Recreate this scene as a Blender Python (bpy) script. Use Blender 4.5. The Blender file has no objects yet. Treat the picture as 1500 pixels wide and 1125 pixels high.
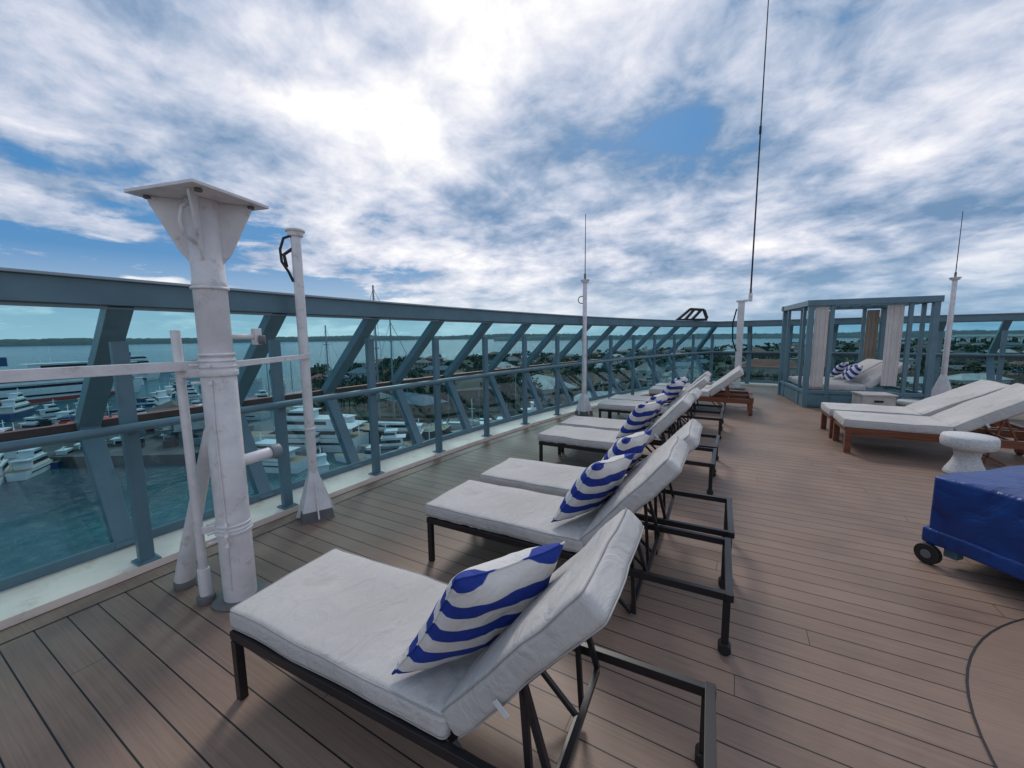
import bpy, math, random
import numpy as np
from mathutils import Vector, Matrix, Euler, noise
random.seed(7); np.random.seed(7)
scene = bpy.context.scene
R = math.radians

# ------------------------------------------------------------------ materials
def nt(name):
    m = bpy.data.materials.new(name); m.use_nodes = True
    t = m.node_tree
    return m, t, t.nodes['Principled BSDF'], t.nodes['Material Output']
def N(t, kind, **kw):
    n = t.nodes.new(kind)
    for k, v in kw.items():
        if k == 'inp':
            for a, b in v.items(): n.inputs[a].default_value = b
        else: setattr(n, k, v)
    return n
def L(t, a, b): t.links.new(a, b)
def math_n(t, op, a, b=None, c=None, clamp=False):
    n = t.nodes.new('ShaderNodeMath'); n.operation = op; n.use_clamp = clamp
    for i, x in enumerate((a, b, c)):
        if x is None: continue
        if isinstance(x, (int, float)): n.inputs[i].default_value = x
        else: t.links.new(x, n.inputs[i])
    return n.outputs[0]
def mixc(t, fac, a, b, mode='MIX'):
    n = t.nodes.new('ShaderNodeMix'); n.data_type = 'RGBA'; n.blend_type = mode
    for i, x in ((0, fac), (6, a), (7, b)):
        if isinstance(x, (int, float)): n.inputs[i].default_value = x
        elif isinstance(x, tuple): n.inputs[i].default_value = (x + (1,))[:4]
        else: t.links.new(x, n.inputs[i])
    return n.outputs[2]
def ramp(t, fac, stops):
    n = t.nodes.new('ShaderNodeValToRGB'); e = n.color_ramp.elements
    while len(e) < len(stops): e.new(0.5)
    for i, (p, c) in enumerate(stops):
        e[i].position = p
        e[i].color = (c, c, c, 1) if isinstance(c, (int, float)) else (c + (1,))[:4]
    t.links.new(fac, n.inputs[0]); return n.outputs[0]
def paint(name, col, rough=0.5, metal=0.0, var=0.25, scale=4.0, bump=0.0, bscale=60.0, dirt=None, dscale=3.0, dthr=(0.55, 0.75)):
    m, t, p, o = nt(name)
    tc = N(t, 'ShaderNodeTexCoord')
    n1 = N(t, 'ShaderNodeTexNoise', inp={'Scale': scale, 'Detail': 4.0, 'Roughness': 0.6}); L(t, tc.outputs['Object'], n1.inputs['Vector'])
    lo = tuple(c * (1 - var) for c in col); hi = tuple(min(1, c * (1 + var * 0.5)) for c in col)
    c = ramp(t, n1.outputs[0], [(0.3, lo), (0.7, hi)])
    if dirt:
        n2 = N(t, 'ShaderNodeTexNoise', inp={'Scale': dscale, 'Detail': 6.0, 'Roughness': 0.7}); L(t, tc.outputs['Object'], n2.inputs['Vector'])
        f = ramp(t, n2.outputs[0], [(dthr[0], 0.0), (dthr[1], 1.0)])
        c = mixc(t, f, c, dirt)
    L(t, c, p.inputs['Base Color'])
    p.inputs['Roughness'].default_value = rough; p.inputs['Metallic'].default_value = metal
    if bump > 0:
        n3 = N(t, 'ShaderNodeTexNoise', inp={'Scale': bscale, 'Detail': 3.0}); L(t, tc.outputs['Object'], n3.inputs['Vector'])
        b = N(t, 'ShaderNodeBump', inp={'Strength': bump, 'Distance': 0.01}); L(t, n3.outputs[0], b.inputs['Height']); L(t, b.outputs[0], p.inputs['Normal'])
    return m

M_steel = paint('rail_paint', (0.110, 0.200, 0.245), 0.36, var=0.2, scale=3, bump=0.05, dirt=(0.07, 0.125, 0.15), dthr=(0.6, 0.8))
M_steel_l = paint('rail_cap_paint', (0.32, 0.40, 0.45), 0.45, var=0.15)
M_kneebeam = paint('knee_beam_paint', (0.07, 0.05, 0.045), 0.5)
M_kerb = paint('kerb_paint', (0.84, 0.70, 0.60), 0.55, var=0.15, scale=2, dirt=(0.50, 0.38, 0.28), dscale=5, dthr=(0.55, 0.8), bump=0.1)
M_white = paint('white_marine_paint', (0.74, 0.71, 0.71), 0.42, var=0.14, scale=6, dirt=(0.40, 0.31, 0.25), dscale=9, dthr=(0.57, 0.78), bump=0.35, bscale=40)
M_foot = paint('grey_foot_paint', (0.14, 0.14, 0.14), 0.6, dirt=(0.16, 0.09, 0.05))
M_frame = paint('dark_aluminium', (0.014, 0.013, 0.016), 0.36, var=0.3)
M_black = paint('black_rubber', (0.013, 0.013, 0.014), 0.55)
M_pipe = paint('cushion_piping', (0.38, 0.36, 0.345), 0.9)
M_strap = paint('white_strap', (0.70, 0.70, 0.70), 0.8)
M_towel = paint('grey_towel', (0.13, 0.17, 0.20), 0.95, bump=0.5, bscale=200)
M_conc = paint('terrazzo', (0.60, 0.60, 0.59), 0.7, var=0.3, scale=60, bump=0.2)
M_box = paint('planter_beige', (0.52, 0.49, 0.45), 0.7)
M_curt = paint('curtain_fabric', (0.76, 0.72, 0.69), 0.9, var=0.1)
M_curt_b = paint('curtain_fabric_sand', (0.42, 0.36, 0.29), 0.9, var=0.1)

def canvas():
    m, t, p, o = nt('cushion_canvas')
    tc = N(t, 'ShaderNodeTexCoord'); O = tc.outputs['Object']
    n1 = N(t, 'ShaderNodeTexNoise', inp={'Scale': 2.0, 'Detail': 4.0, 'Roughness': 0.5}); L(t, O, n1.inputs['Vector'])
    n2 = N(t, 'ShaderNodeTexNoise', inp={'Scale': 3.2, 'Detail': 6.0, 'Roughness': 0.6, 'Distortion': 0.3}); L(t, O, n2.inputs['Vector'])
    wv = N(t, 'ShaderNodeTexNoise', inp={'Scale': 420.0, 'Detail': 2.0}); L(t, O, wv.inputs['Vector'])
    c = ramp(t, n1.outputs[0], [(0.3, (0.475, 0.45, 0.43)), (0.7, (0.565, 0.54, 0.515))])
    c = mixc(t, math_n(t, 'MULTIPLY', ramp(t, n2.outputs[0], [(0.58, 0.0), (0.63, 1.0), (0.75, 0.5)]), 0.26), c, (0.30, 0.275, 0.25))
    c = mixc(t, 1.0, c, ramp(t, wv.outputs[0], [(0.3, 0.92), (0.7, 1.05)]), 'MULTIPLY')
    L(t, c, p.inputs['Base Color']); p.inputs['Roughness'].default_value = 0.95
    mp = N(t, 'ShaderNodeMapping'); mp.inputs['Scale'].default_value = (1.0, 0.45, 1.0); L(t, O, mp.inputs[0])
    cr = N(t, 'ShaderNodeTexNoise', inp={'Scale': 9.0, 'Detail': 4.0, 'Roughness': 0.5, 'Distortion': 1.6}); L(t, mp.outputs[0], cr.inputs['Vector'])
    h = math_n(t, 'ADD', math_n(t, 'MULTIPLY', cr.outputs[0], 1.0), math_n(t, 'MULTIPLY', wv.outputs[0], 0.05))
    b = N(t, 'ShaderNodeBump', inp={'Strength': 0.6, 'Distance': 0.028}); L(t, h, b.inputs['Height']); L(t, b.outputs[0], p.inputs['Normal'])
    return m
M_cush = canvas()

def wood(name, a, b):
    m, t, p, o = nt(name)
    tc = N(t, 'ShaderNodeTexCoord'); mp = N(t, 'ShaderNodeMapping'); mp.inputs['Scale'].default_value = (2, 25, 25)
    L(t, tc.outputs['Object'], mp.inputs[0])
    n = N(t, 'ShaderNodeTexNoise', inp={'Scale': 2.0, 'Detail': 5.0}); L(t, mp.outputs[0], n.inputs['Vector'])
    L(t, ramp(t, n.outputs[0], [(0.3, a), (0.7, b)]), p.inputs['Base Color']); p.inputs['Roughness'].default_value = 0.45
    return m
M_wood = wood('teak', (0.10, 0.030, 0.014), (0.24, 0.075, 0.032))

def stripes(name):
    m, t, p, o = nt(name)
    tc = N(t, 'ShaderNodeTexCoord'); s = N(t, 'ShaderNodeSeparateXYZ'); L(t, tc.outputs['Object'], s.inputs[0])
    x, y = s.outputs[0], s.outputs[1]
    nn = N(t, 'ShaderNodeTexNoise', inp={'Scale': 3.0, 'Detail': 1.0}); L(t, tc.outputs['Object'], nn.inputs['Vector'])
    wob = math_n(t, 'MULTIPLY', math_n(t, 'SUBTRACT', nn.outputs[0], 0.5), 0.012)
    xo = math_n(t, 'ADD', x, -0.04)
    arc = math_n(t, 'MULTIPLY', math_n(t, 'MULTIPLY', xo, xo), 0.75)
    v = math_n(t, 'ADD', math_n(t, 'ADD', y, arc), wob)
    sn = math_n(t, 'SINE', math_n(t, 'MULTIPLY', math_n(t, 'ADD', v, -0.012), 2 * math.pi / 0.110))
    f = ramp(t, math_n(t, 'MULTIPLY_ADD', sn, 0.5, 0.5), [(0.48, 0.0), (0.52, 1.0)])
    c = mixc(t, f, (0.64, 0.61, 0.58), (0.005, 0.030, 0.25))
    L(t, c, p.inputs['Base Color']); p.inputs['Roughness'].default_value = 0.8
    n3 = N(t, 'ShaderNodeTexNoise', inp={'Scale': 9.0, 'Detail': 4.0, 'Distortion': 0.8}); L(t, tc.outputs['Object'], n3.inputs['Vector'])
    b = N(t, 'ShaderNodeBump', inp={'Strength': 0.7, 'Distance': 0.03}); L(t, n3.outputs[0], b.inputs['Height']); L(t, b.outputs[0], p.inputs['Normal'])
    return m
M_stripe = stripes('blue_white_stripe')

def cover():
    m, t, p, o = nt('blue_cover_vinyl')
    tc = N(t, 'ShaderNodeTexCoord')
    n1 = N(t, 'ShaderNodeTexNoise', inp={'Scale': 3.5, 'Detail': 5.0, 'Distortion': 1.0}); L(t, tc.outputs['Object'], n1.inputs['Vector'])
    L(t, ramp(t, n1.outputs[0], [(0.3, (0.002, 0.020, 0.12)), (0.7, (0.006, 0.055, 0.25))]), p.inputs['Base Color'])
    p.inputs['Roughness'].default_value = 0.38
    b = N(t, 'ShaderNodeBump', inp={'Strength': 0.8, 'Distance': 0.06}); L(t, n1.outputs[0], b.inputs['Height']); L(t, b.outputs[0], p.inputs['Normal'])
    return m
M_cover = cover()

def deckmat(name, planks=True):
    m, t, p, o = nt(name)
    tc = N(t, 'ShaderNodeTexCoord'); s = N(t, 'ShaderNodeSeparateXYZ'); L(t, tc.outputs['Object'], s.inputs[0])
    x, y = s.outputs[0], s.outputs[1]
    W = 0.128
    yy = math_n(t, 'DIVIDE', math_n(t, 'ADD', y, 40.0), W)
    row = math_n(t, 'FLOOR', yy); fr = math_n(t, 'FRACT', yy)
    wn = N(t, 'ShaderNodeTexWhiteNoise'); wn.noise_dimensions = '1D'; L(t, row, wn.inputs['W'])
    xx = math_n(t, 'DIVIDE', math_n(t, 'ADD', math_n(t, 'MULTIPLY_ADD', wn.outputs['Value'], 4.2, 50.0), x), 4.2)
    col = math_n(t, 'FLOOR', xx); fx = math_n(t, 'FRACT', xx)
    wn2 = N(t, 'ShaderNodeTexWhiteNoise'); wn2.noise_dimensions = '2D'
    cb = N(t, 'ShaderNodeCombineXYZ'); L(t, row, cb.inputs[0]); L(t, col, cb.inputs[1]); L(t, cb.outputs[0], wn2.inputs['Vector'])
    d1 = math_n(t, 'ABSOLUTE', math_n(t, 'SUBTRACT', fr, 0.5))
    g1 = math_n(t, 'GREATER_THAN', d1, 0.5 - 0.0032 / W)
    d2 = math_n(t, 'ABSOLUTE', math_n(t, 'SUBTRACT', fx, 0.5))
    g2 = math_n(t, 'GREATER_THAN', d2, 0.5 - 0.0016 / 4.2)
    gap = math_n(t, 'MAXIMUM', g1, g2)
    mp = N(t, 'ShaderNodeMapping'); mp.inputs['Scale'].default_value = (1.5, 60, 1); L(t, tc.outputs['Object'], mp.inputs[0])
    gr = N(t, 'ShaderNodeTexNoise', inp={'Scale': 1.5, 'Detail': 4.0, 'Roughness': 0.7}); L(t, mp.outputs[0], gr.inputs['Vector'])
    st = N(t, 'ShaderNodeTexNoise', inp={'Scale': 0.9, 'Detail': 6.0, 'Roughness': 0.65, 'Distortion': 0.6}); L(t, tc.outputs['Object'], st.inputs['Vector'])
    c = ramp(t, gr.outputs[0], [(0.25, (0.200, 0.128, 0.093)), (0.75, (0.290, 0.198, 0.150))])
    c = mixc(t, 1.0, c, ramp(t, wn2.outputs['Value'], [(0.0, 0.91), (1.0, 1.06)]), 'MULTIPLY')
    c = mixc(t, 1.0, c, ramp(t, st.outputs[0], [(0.3, 0.74), (0.55, 1.0), (0.8, 1.18)]), 'MULTIPLY')
    sp = N(t, 'ShaderNodeTexNoise', inp={'Scale': 2.3, 'Detail': 3.0, 'Roughness': 0.5}); L(t, tc.outputs['Object'], sp.inputs['Vector'])
    c = mixc(t, math_n(t, 'MULTIPLY', ramp(t, sp.outputs[0], [(0.70, 0.0), (0.76, 1.0)]), 0.35), c, (0.40, 0.25, 0.18))
    if planks: c = mixc(t, gap, c, (0.010, 0.008, 0.008))
    L(t, c, p.inputs['Base Color'])
    r = ramp(t, st.outputs[0], [(0.3, 0.40), (0.7, 0.60)]); L(t, r, p.inputs['Roughness'])
    p.inputs['Specular IOR Level'].default_value = 0.38
    h = math_n(t, 'SUBTRACT', math_n(t, 'MULTIPLY', gr.outputs[0], 0.15), gap if planks else 0.0)
    b = N(t, 'ShaderNodeBump', inp={'Strength': 0.5, 'Distance': 0.004}); L(t, h, b.inputs['Height']); L(t, b.outputs[0], p.inputs['Normal'])
    return m
M_deck = deckmat('composite_deck')
M_deckp = deckmat('composite_plain', False)

def glass(name, c0, c1, spots=True):
    m = bpy.data.materials.new(name); m.use_nodes = True; t = m.node_tree; t.nodes.clear()
    o = N(t, 'ShaderNodeOutputMaterial')
    tr = N(t, 'ShaderNodeBsdfTransparent')
    tc = N(t, 'ShaderNodeTexCoord')
    n = N(t, 'ShaderNodeTexNoise', inp={'Scale': 1.2, 'Detail': 3.0}); L(t, tc.outputs['Object'], n.inputs['Vector'])
    L(t, ramp(t, n.outputs[0], [(0.35, c0), (0.7, c1)]), tr.inputs[0])
    gl = N(t, 'ShaderNodeBsdfGlossy', inp={'Roughness': 0.02}); gl.inputs[0].default_value = (0.85, .97, 1, 1)
    fr = N(t, 'ShaderNodeFresnel', inp={'IOR': 1.45})
    mx = N(t, 'ShaderNodeMixShader'); L(t, fr.outputs[0], mx.inputs[0]); L(t, tr.outputs[0], mx.inputs[1]); L(t, gl.outputs[0], mx.inputs[2])
    L(t, mx.outputs[0], o.inputs[0]); return m
M_glass = glass('tinted_glass', (0.38, 0.69, 0.73), (0.47, 0.77, 0.80))
M_glass_u = glass('tinted_glass_upper', (0.44, 0.76, 0.81), (0.54, 0.83, 0.87))

def water():
    m, t, p, o = nt('sea_water')
    tc = N(t, 'ShaderNodeTexCoord')
    n1 = N(t, 'ShaderNodeTexNoise', inp={'Scale': 0.016, 'Detail': 6.0, 'Distortion': 0.8}); L(t, tc.outputs['Object'], n1.inputs['Vector'])
    L(t, ramp(t, n1.outputs[0], [(0.38, (0.002, 0.030, 0.050)), (0.62, (0.004, 0.115, 0.135))]), p.inputs['Base Color'])
    p.inputs['Roughness'].default_value = 0.10
    n2 = N(t, 'ShaderNodeTexNoise', inp={'Scale': 0.45, 'Detail': 8.0, 'Roughness': 0.7, 'Distortion': 0.5}); L(t, tc.outputs['Object'], n2.inputs['Vector'])
    b = N(t, 'ShaderNodeBump', inp={'Strength': 0.8, 'Distance': 0.9}); L(t, n2.outputs[0], b.inputs['Height']); L(t, b.outputs[0], p.inputs['Normal'])
    return m
M_water = water()
M_land = paint('scrub_land', (0.035, 0.048, 0.022), 0.95, var=0.5, scale=0.03, dirt=(0.12, 0.105, 0.085), dscale=0.02, dthr=(0.54, 0.64))
M_wharf = paint('wharf_concrete', (0.07, 0.07, 0.072), 0.9, var=0.5, scale=0.15, dirt=(0.16, 0.15, 0.14), dscale=.3)
M_hill_haze = paint('distant_hills', (0.045, 0.085, 0.095), 1.0, var=0.4, scale=0.02)  # distance haze painted into the hill colour as a bluish tint
M_hull = paint('ship_white', (0.72, 0.73, 0.75), 0.4, var=0.12, scale=0.5, dirt=(0.4, 0.4, 0.4), dscale=.8, dthr=(.6, .8))
M_hullr = paint('hull_red', (0.35, 0.04, 0.03), 0.5)
M_hullb = paint('hull_blue', (0.02, 0.06, 0.18), 0.4)
M_hullg = paint('hull_grey', (0.22, 0.25, 0.28), 0.5)
M_deckw = paint('boat_teak_deck', (0.28, 0.19, 0.12), 0.6)
M_win = paint('dark_window', (0.015, 0.02, 0.025), 0.15)
M_walls = [paint('wall_' + n, c, 0.85, var=0.2, scale=0.4, dirt=tuple(x * 0.6 for x in c), dscale=0.3) for n, c in
           (('white', (0.46, 0.46, 0.45)), ('cream', (0.32, 0.30, 0.25)), ('grey', (0.18, 0.19, 0.20)), ('ochre', (0.20, 0.15, 0.11)))]
M_roofs = [paint('roof_' + n, c, 0.75, var=0.3, scale=0.5, dirt=tuple(x * 0.5 for x in c), dscale=0.2) for n, c in
           (('terracotta', (0.24, 0.08, 0.05)), ('brown', (0.10, 0.07, 0.055)), ('grey', (0.15, 0.16, 0.17)), ('light', (0.42, 0.42, 0.42)), ('blue', (0.08, 0.14, 0.19)))]
M_bark = paint('bark', (0.09, 0.06, 0.04), 0.9)
def leafmat():
    m, t, p, o = nt('foliage')
    g = N(t, 'ShaderNodeNewGeometry')
    tc = N(t, 'ShaderNodeTexCoord'); n = N(t, 'ShaderNodeTexNoise', inp={'Scale': 0.06, 'Detail': 3.0}); L(t, tc.outputs['Object'], n.inputs['Vector'])
    c = ramp(t, g.outputs['Random Per Island'], [(0.0, (0.012, 0.030, 0.016)), (0.6, (0.028, 0.056, 0.026)), (1.0, (0.060, 0.090, 0.038))])
    c = mixc(t, 1.0, c, ramp(t, n.outputs[0], [(0.3, 0.6), (0.7, 1.3)]), 'MULTIPLY')
    L(t, c, p.inputs['Base Color']); p.inputs['Roughness'].default_value = 0.8
    return m
M_leaf = leafmat()

# ------------------------------------------------------------------ builder
class B:
    def __init__(s, name): s.name = name; s.v = []; s.f = []; s.m = []; s.s = []; s.mats = []
    def mi(s, mat):
        if mat not in s.mats: s.mats.append(mat)
        return s.mats.index(mat)
    def add(s, vs, fs, mat, smooth=False, M=None):
        o = len(s.v); k = s.mi(mat)
        for p in vs:
            p = Vector(p)
            s.v.append(tuple(M @ p) if M is not None else tuple(p))
        for f in fs: s.f.append(tuple(i + o for i in f)); s.m.append(k); s.s.append(smooth)
    def box(s, c, size, mat, rot=None, M=None):
        x, y, z = (a / 2 for a in size)
        vs = [Vector((a, b, d)) for a in (-x, x) for b in (-y, y) for d in (-z, z)]
        T = Matrix.Translation(Vector(c))
        if rot is not None: T = T @ (rot.to_4x4() if isinstance(rot, Matrix) else Euler(rot).to_matrix().to_4x4())
        if M is not None: T = M @ T
        s.add(vs, [(0, 1, 3, 2), (4, 6, 7, 5), (0, 4, 5, 1), (2, 3, 7, 6), (0, 2, 6, 4), (1, 5, 7, 3)], mat, False, T)
    def beam(s, p0, p1, w, h, mat, up=(0, 0, 1), M=None):
        p0, p1 = Vector(p0), Vector(p1); d = p1 - p0; l = d.length; d.normalize()
        up = Vector(up); side = up.cross(d)
        if side.length < 1e-4: side = Vector((1, 0, 0)).cross(d)
        side.normalize(); u = d.cross(side)
        rot = Matrix((d, side, u)).transposed()
        s.box((p0 + p1) / 2, (l, w, h), mat, rot, M)
    def tube(s, pts, r, mat, n=12, caps=True, M=None, closed=False):
        pts = [Vector(p) for p in pts]; rs = r if isinstance(r, (list, tuple)) else [r] * len(pts)
        vs, fs = [], []; prev = None
        k = len(pts)
        for i, p in enumerate(pts):
            if closed: d = pts[(i + 1) % k] - pts[i - 1]
            else: d = pts[min(i + 1, k - 1)] - pts[max(i - 1, 0)]
            d.normalize()
            a = prev - d * prev.dot(d) if prev is not None else None
            if a is None or a.length < 1e-4:
                a = Vector((0, 0, 1)).cross(d)
                if a.length < 1e-3: a = Vector((1, 0, 0)).cross(d)
            a.normalize(); prev = a; b = d.cross(a)
            for j in range(n):
                q = 2 * math.pi * j / n; vs.append(p + (a * math.cos(q) + b * math.sin(q)) * rs[i])
        for i in range(k if closed else k - 1):
            for j in range(n):
                fs.append((i * n + j, i * n + (j + 1) % n, ((i + 1) % k) * n + (j + 1) % n, ((i + 1) % k) * n + j))
        s.add(vs, fs, mat, True, M)
        if caps and not closed:
            o = len(s.v) - len(vs); kk = s.mi(mat)
            for base in (0, (k - 1) * n):
                s.f.append(tuple(o + base + j for j in range(n))); s.m.append(kk); s.s.append(False)
    def lathe(s, prof, c, mat, n=28, smooth=True, ph=0.0):
        vs, fs = [], []
        for r, z in prof:
            for j in range(n):
                q = 2 * math.pi * j / n + ph; vs.append((c[0] + r * math.cos(q), c[1] + r * math.sin(q), c[2] + z))
        k = len(prof)
        for i in range(k - 1):
            for j in range(n): fs.append((i * n + j, i * n + (j + 1) % n, (i + 1) * n + (j + 1) % n, (i + 1) * n + j))
        s.add(vs, fs, mat, smooth)
        o = len(s.v) - len(vs); kk = s.mi(mat)
        for base in (0, (k - 1) * n):
            s.f.append(tuple(o + base + j for j in range(n))); s.m.append(kk); s.s.append(False)
    def rbox(s, Lx, W, T, r, mat, M, puff=0.0, amp=0.0, nx=16, ny=9, seed=0.0, pipe=None):
        H = (Lx / 2, W / 2, T / 2)
        def co(h, n):
            inn = list(np.linspace(-(h - r), h - r, n)); e = h - r
            return [-h, -e - .62 * r, -e - .3 * r] + inn + [e + .3 * r, e + .62 * r, h]
        C = (co(H[0], nx), co(H[1], ny), co(H[2], 2))
        idx = {}; vs = []; fs = []
        def vid(p):
            k = tuple(round(q, 5) for q in p)
            if k in idx: return idx[k]
            pi = Vector([max(-(H[i] - r), min(H[i] - r, p[i])) for i in range(3)]); d = Vector(p) - pi
            q = pi + d.normalized() * r if d.length > 1e-9 else Vector(p)
            w = (1 - (p[0] / H[0]) ** 4) * (1 - (p[1] / H[1]) ** 4)
            q.z += puff * w * (1 if p[2] > 0 else -0.3)
            if amp:
                nv = noise.noise_vector(Vector((q.x * 3.2 + seed, q.y * 3.2, q.z * 3.2))); nv2 = noise.noise_vector(Vector((q.x * 9 + seed, q.y * 9, q.z * 9)))
                q += nv * amp + nv2 * amp * 0.4
            idx[k] = len(vs); vs.append(q); return idx[k]
        for ax in range(3):
            a, b = [i for i in range(3) if i != ax]
            for sg in (-1, 1):
                for i in range(len(C[a]) - 1):
                    for j in range(len(C[b]) - 1):
                        q = []
                        for (ii, jj) in ((i, j), (i + 1, j), (i + 1, j + 1), (i, j + 1)):
                            p = [0, 0, 0]; p[ax] = sg * H[ax]; p[a] = C[a][ii]; p[b] = C[b][jj]; q.append(vid(p))
                        fs.append(tuple(q))
        s.add(vs, fs, mat, True, M)
        if pipe:
            for sg in (-1, 1):
                pts = []; rr = r * 1.0; e = r * 0.22
                for cx, cy, a0 in ((1, 1, 0), (-1, 1, 90), (-1, -1, 180), (1, -1, 270)):
                    for k in range(4):
                        q = R(a0 + 30 * k)
                        p = Vector((cx * (H[0] - rr) + math.cos(q) * (rr - e), cy * (H[1] - rr) + math.sin(q) * (rr - e), sg * (H[2] - e)))
                        pts.append(p)
                dp = []
                for i in range(len(pts)):
                    a_, b_ = pts[i], pts[(i + 1) % len(pts)]; m_ = max(1, int((b_ - a_).length / 0.08))
                    for k in range(m_):
                        q = a_.lerp(b_, k / m_)
                        if amp:
                            q = q + noise.noise_vector(Vector((q.x * 3.2 + seed, q.y * 3.2, q.z * 3.2))) * amp + noise.noise_vector(Vector((q.x * 9 + seed, q.y * 9, q.z * 9))) * amp * .4
                        dp.append(q)
                s.tube(dp, 0.0032, pipe, n=6, closed=True, M=M)
    def obj(s, bevel=0.0, loc=(0, 0, 0), rz=0.0, recalc=True, parent=None):
        me = bpy.data.meshes.new(s.name); me.from_pydata(s.v, [], s.f)
        for m in s.mats: me.materials.append(m)
        me.polygons.foreach_set('material_index', s.m); me.polygons.foreach_set('use_smooth', s.s)
        if recalc:
            import bmesh
            bm = bmesh.new(); bm.from_mesh(me); bmesh.ops.recalc_face_normals(bm, faces=bm.faces); bm.to_mesh(me); bm.free()
        me.update()
        o = bpy.data.objects.new(s.name, me); scene.collection.objects.link(o)
        o.location = loc; o.rotation_euler = (0, 0, rz)
        if parent: o.parent = parent
        if bevel:
            b = o.modifiers.new('bevel', 'BEVEL'); b.width = bevel; b.segments = 2; b.limit_method = 'ANGLE'; b.angle_limit = R(50); b.harden_normals = False
        return o

# ------------------------------------------------------------------ deck edge path
SP = 1.02
def left_pt(y): return Vector((-3.58 + 0.0176 * max(0, y - 1.5) ** 2, y, 0))
path = [left_pt(y) for y in np.arange(-5.1, 14.3, SP)]
corner = Vector((-0.68, 14.35, 0))
path = [p for p in path if p.y < 13.9]
path.append(corner)
path += [Vector((-0.68 + i * SP, 14.35 - 0.04 * i - 0.010 * i * i, 0)) for i in range(1, 14)]
nrm = []
for i, p in enumerate(path):
    a = (path[i] - path[i - 1]).normalized() if i > 0 else None
    b = (path[i + 1] - path[i]).normalized() if i < len(path) - 1 else None
    a = a or b; b = b or a
    na = Vector((-a.y, a.x, 0)); nb = Vector((-b.y, b.x, 0)); n = (na + nb).normalized()
    n = n / max(0.5, n.dot(na)); nrm.append(n)
def off(i, d, z): return path[i] + nrm[i] * d + Vector((0, 0, z))

b = B('ship_deck')
outl = [off(i, 0.40, 0) for i in range(len(path))] + [Vector((13.5, -5.2, 0))]
b.add(outl, [tuple(range(len(outl)))[::-1]], M_deck); b.obj(recalc=False)
b = B('ship_superstructure')
nn_ = len(outl)
vs = [v + Vector((0, 0, -0.012)) for v in outl] + [v + Vector((0, 0, -27)) for v in outl]
b.add(vs, [(i, (i + 1) % nn_, (i + 1) % nn_ + nn_, i + nn_) for i in range(nn_)], M_hull); b.obj()
b = B('deck_kerb')
for i in range(len(path) - 1):
    A = [(-0.07, 0.0), (-0.07, 0.055), (0.44, 0.055), (0.44, -0.4)]
    vs = [off(i, d, z) for d, z in A] + [off(i + 1, d, z) for d, z in A]
    b.add(vs, [(0, 1, 5, 4), (1, 2, 6, 5), (2, 3, 7, 6)], M_kerb)
b.obj()
b = B('margin_plank')
for i in range(len(path) - 1):
    for d0, d1, m_, z in ((-0.072, -0.082, M_black, 0.004), (-0.082, -0.232, M_deckp, 0.004), (-0.232, -0.238, M_black, 0.004)):
        b.add([off(i, d0, z), off(i, d1, z), off(i + 1, d1, z), off(i + 1, d0, z)], [(0, 1, 2, 3)], m_)
b.obj()
b = B('round_deck_inlay')
cx, cy, rr = 2.60, 1.90, 1.69
ring = lambda r, z: [(cx + r * math.cos(q), cy + r * math.sin(q), z) for q in np.linspace(0, 2 * math.pi, 96, endpoint=False)]
b.add(ring(rr, 0.004), [tuple(range(96))], M_deckp)
vs = ring(rr, 0.0045) + ring(rr + 0.010, 0.0045); b.add(vs, [(i, (i + 1) % 96, 96 + (i + 1) % 96, 96 + i) for i in range(96)], M_black)
b.obj()

# ------------------------------------------------------------------ railing
b = B('deck_railing')
KN = (0.86, 0.95); BT = (0.38, 0.055); TP = (-0.10, 1.83)
for i in range(len(path)):
    t3 = nrm[i].cross(Vector((0, 0, 1))).normalized()
    b.beam(off(i, 0, 0.055), off(i, 0, 1.60), 0.05, 0.085, M_steel, up=t3)
    b.box(off(i, 0, 0.06), (0.13, 0.13, 0.012), M_steel)
    for dx in (-.045, .045):
        for dy in (-.045, .045): b.tube([off(i, dx, .064) + t3 * dy, off(i, dx, .074) + t3 * dy], .007, M_foot, n=6)
    b.beam(off(i, *KN), off(i, TP[0], TP[1] + 0.02), 0.09, 0.13, M_steel, up=t3)
    b.beam(off(i, *BT), off(i, *KN), 0.09, 0.12, M_steel, up=t3)
    b.beam(off(i, -0.09, 1.0), off(i, 0.0, 0.97), 0.025, 0.025, M_steel)
    if i < len(path) - 1:
        def seg(d, z, w, h, m_, ex=0.0):
            p, q = off(i, d, z), off(i + 1, d, z); e = (q - p).normalized() * ex
            b.beam(p - e, q + e, w, h, m_)
        seg(-0.10, 1.90, 0.17, 0.15, M_steel, 0.004)
        seg(-0.11, 1.985, 0.21, 0.018, M_steel_l, 0.004)
        seg(-0.10, 1.815, 0.05, 0.02, M_steel_l)
        seg(KN[0] + .02, KN[1] - .02, 0.07, 0.09, M_kneebeam)
        seg(BT[0], 0.09, 0.05, 0.07, M_steel)
b.tube([off(i, -0.10, 1.03) for i in range(len(path))], 0.03, M_steel)
railing = b.obj(bevel=0.004)
b = B('glass_windbreak')
for i in range(len(path) - 1):
    g = 0.03
    def q(j, d, z, k):
        o = path[j] + nrm[j] * d + Vector((0, 0, z)); e = (path[i + 1] - path[i]).normalized() * (g * k); return o + e
    b.add([q(i, .37, .12, 1), q(i + 1, .37, .12, -1), q(i + 1, .835, .92, -1), q(i, .835, .92, 1)], [(0, 1, 2, 3)], M_glass)
    b.add([q(i, .84, 1.0, 1), q(i + 1, .84, 1.0, -1), q(i + 1, -.06, 1.81, -1), q(i, -.06, 1.81, 1)], [(0, 1, 2, 3)], M_glass_u)
b.obj(recalc=False)

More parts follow.
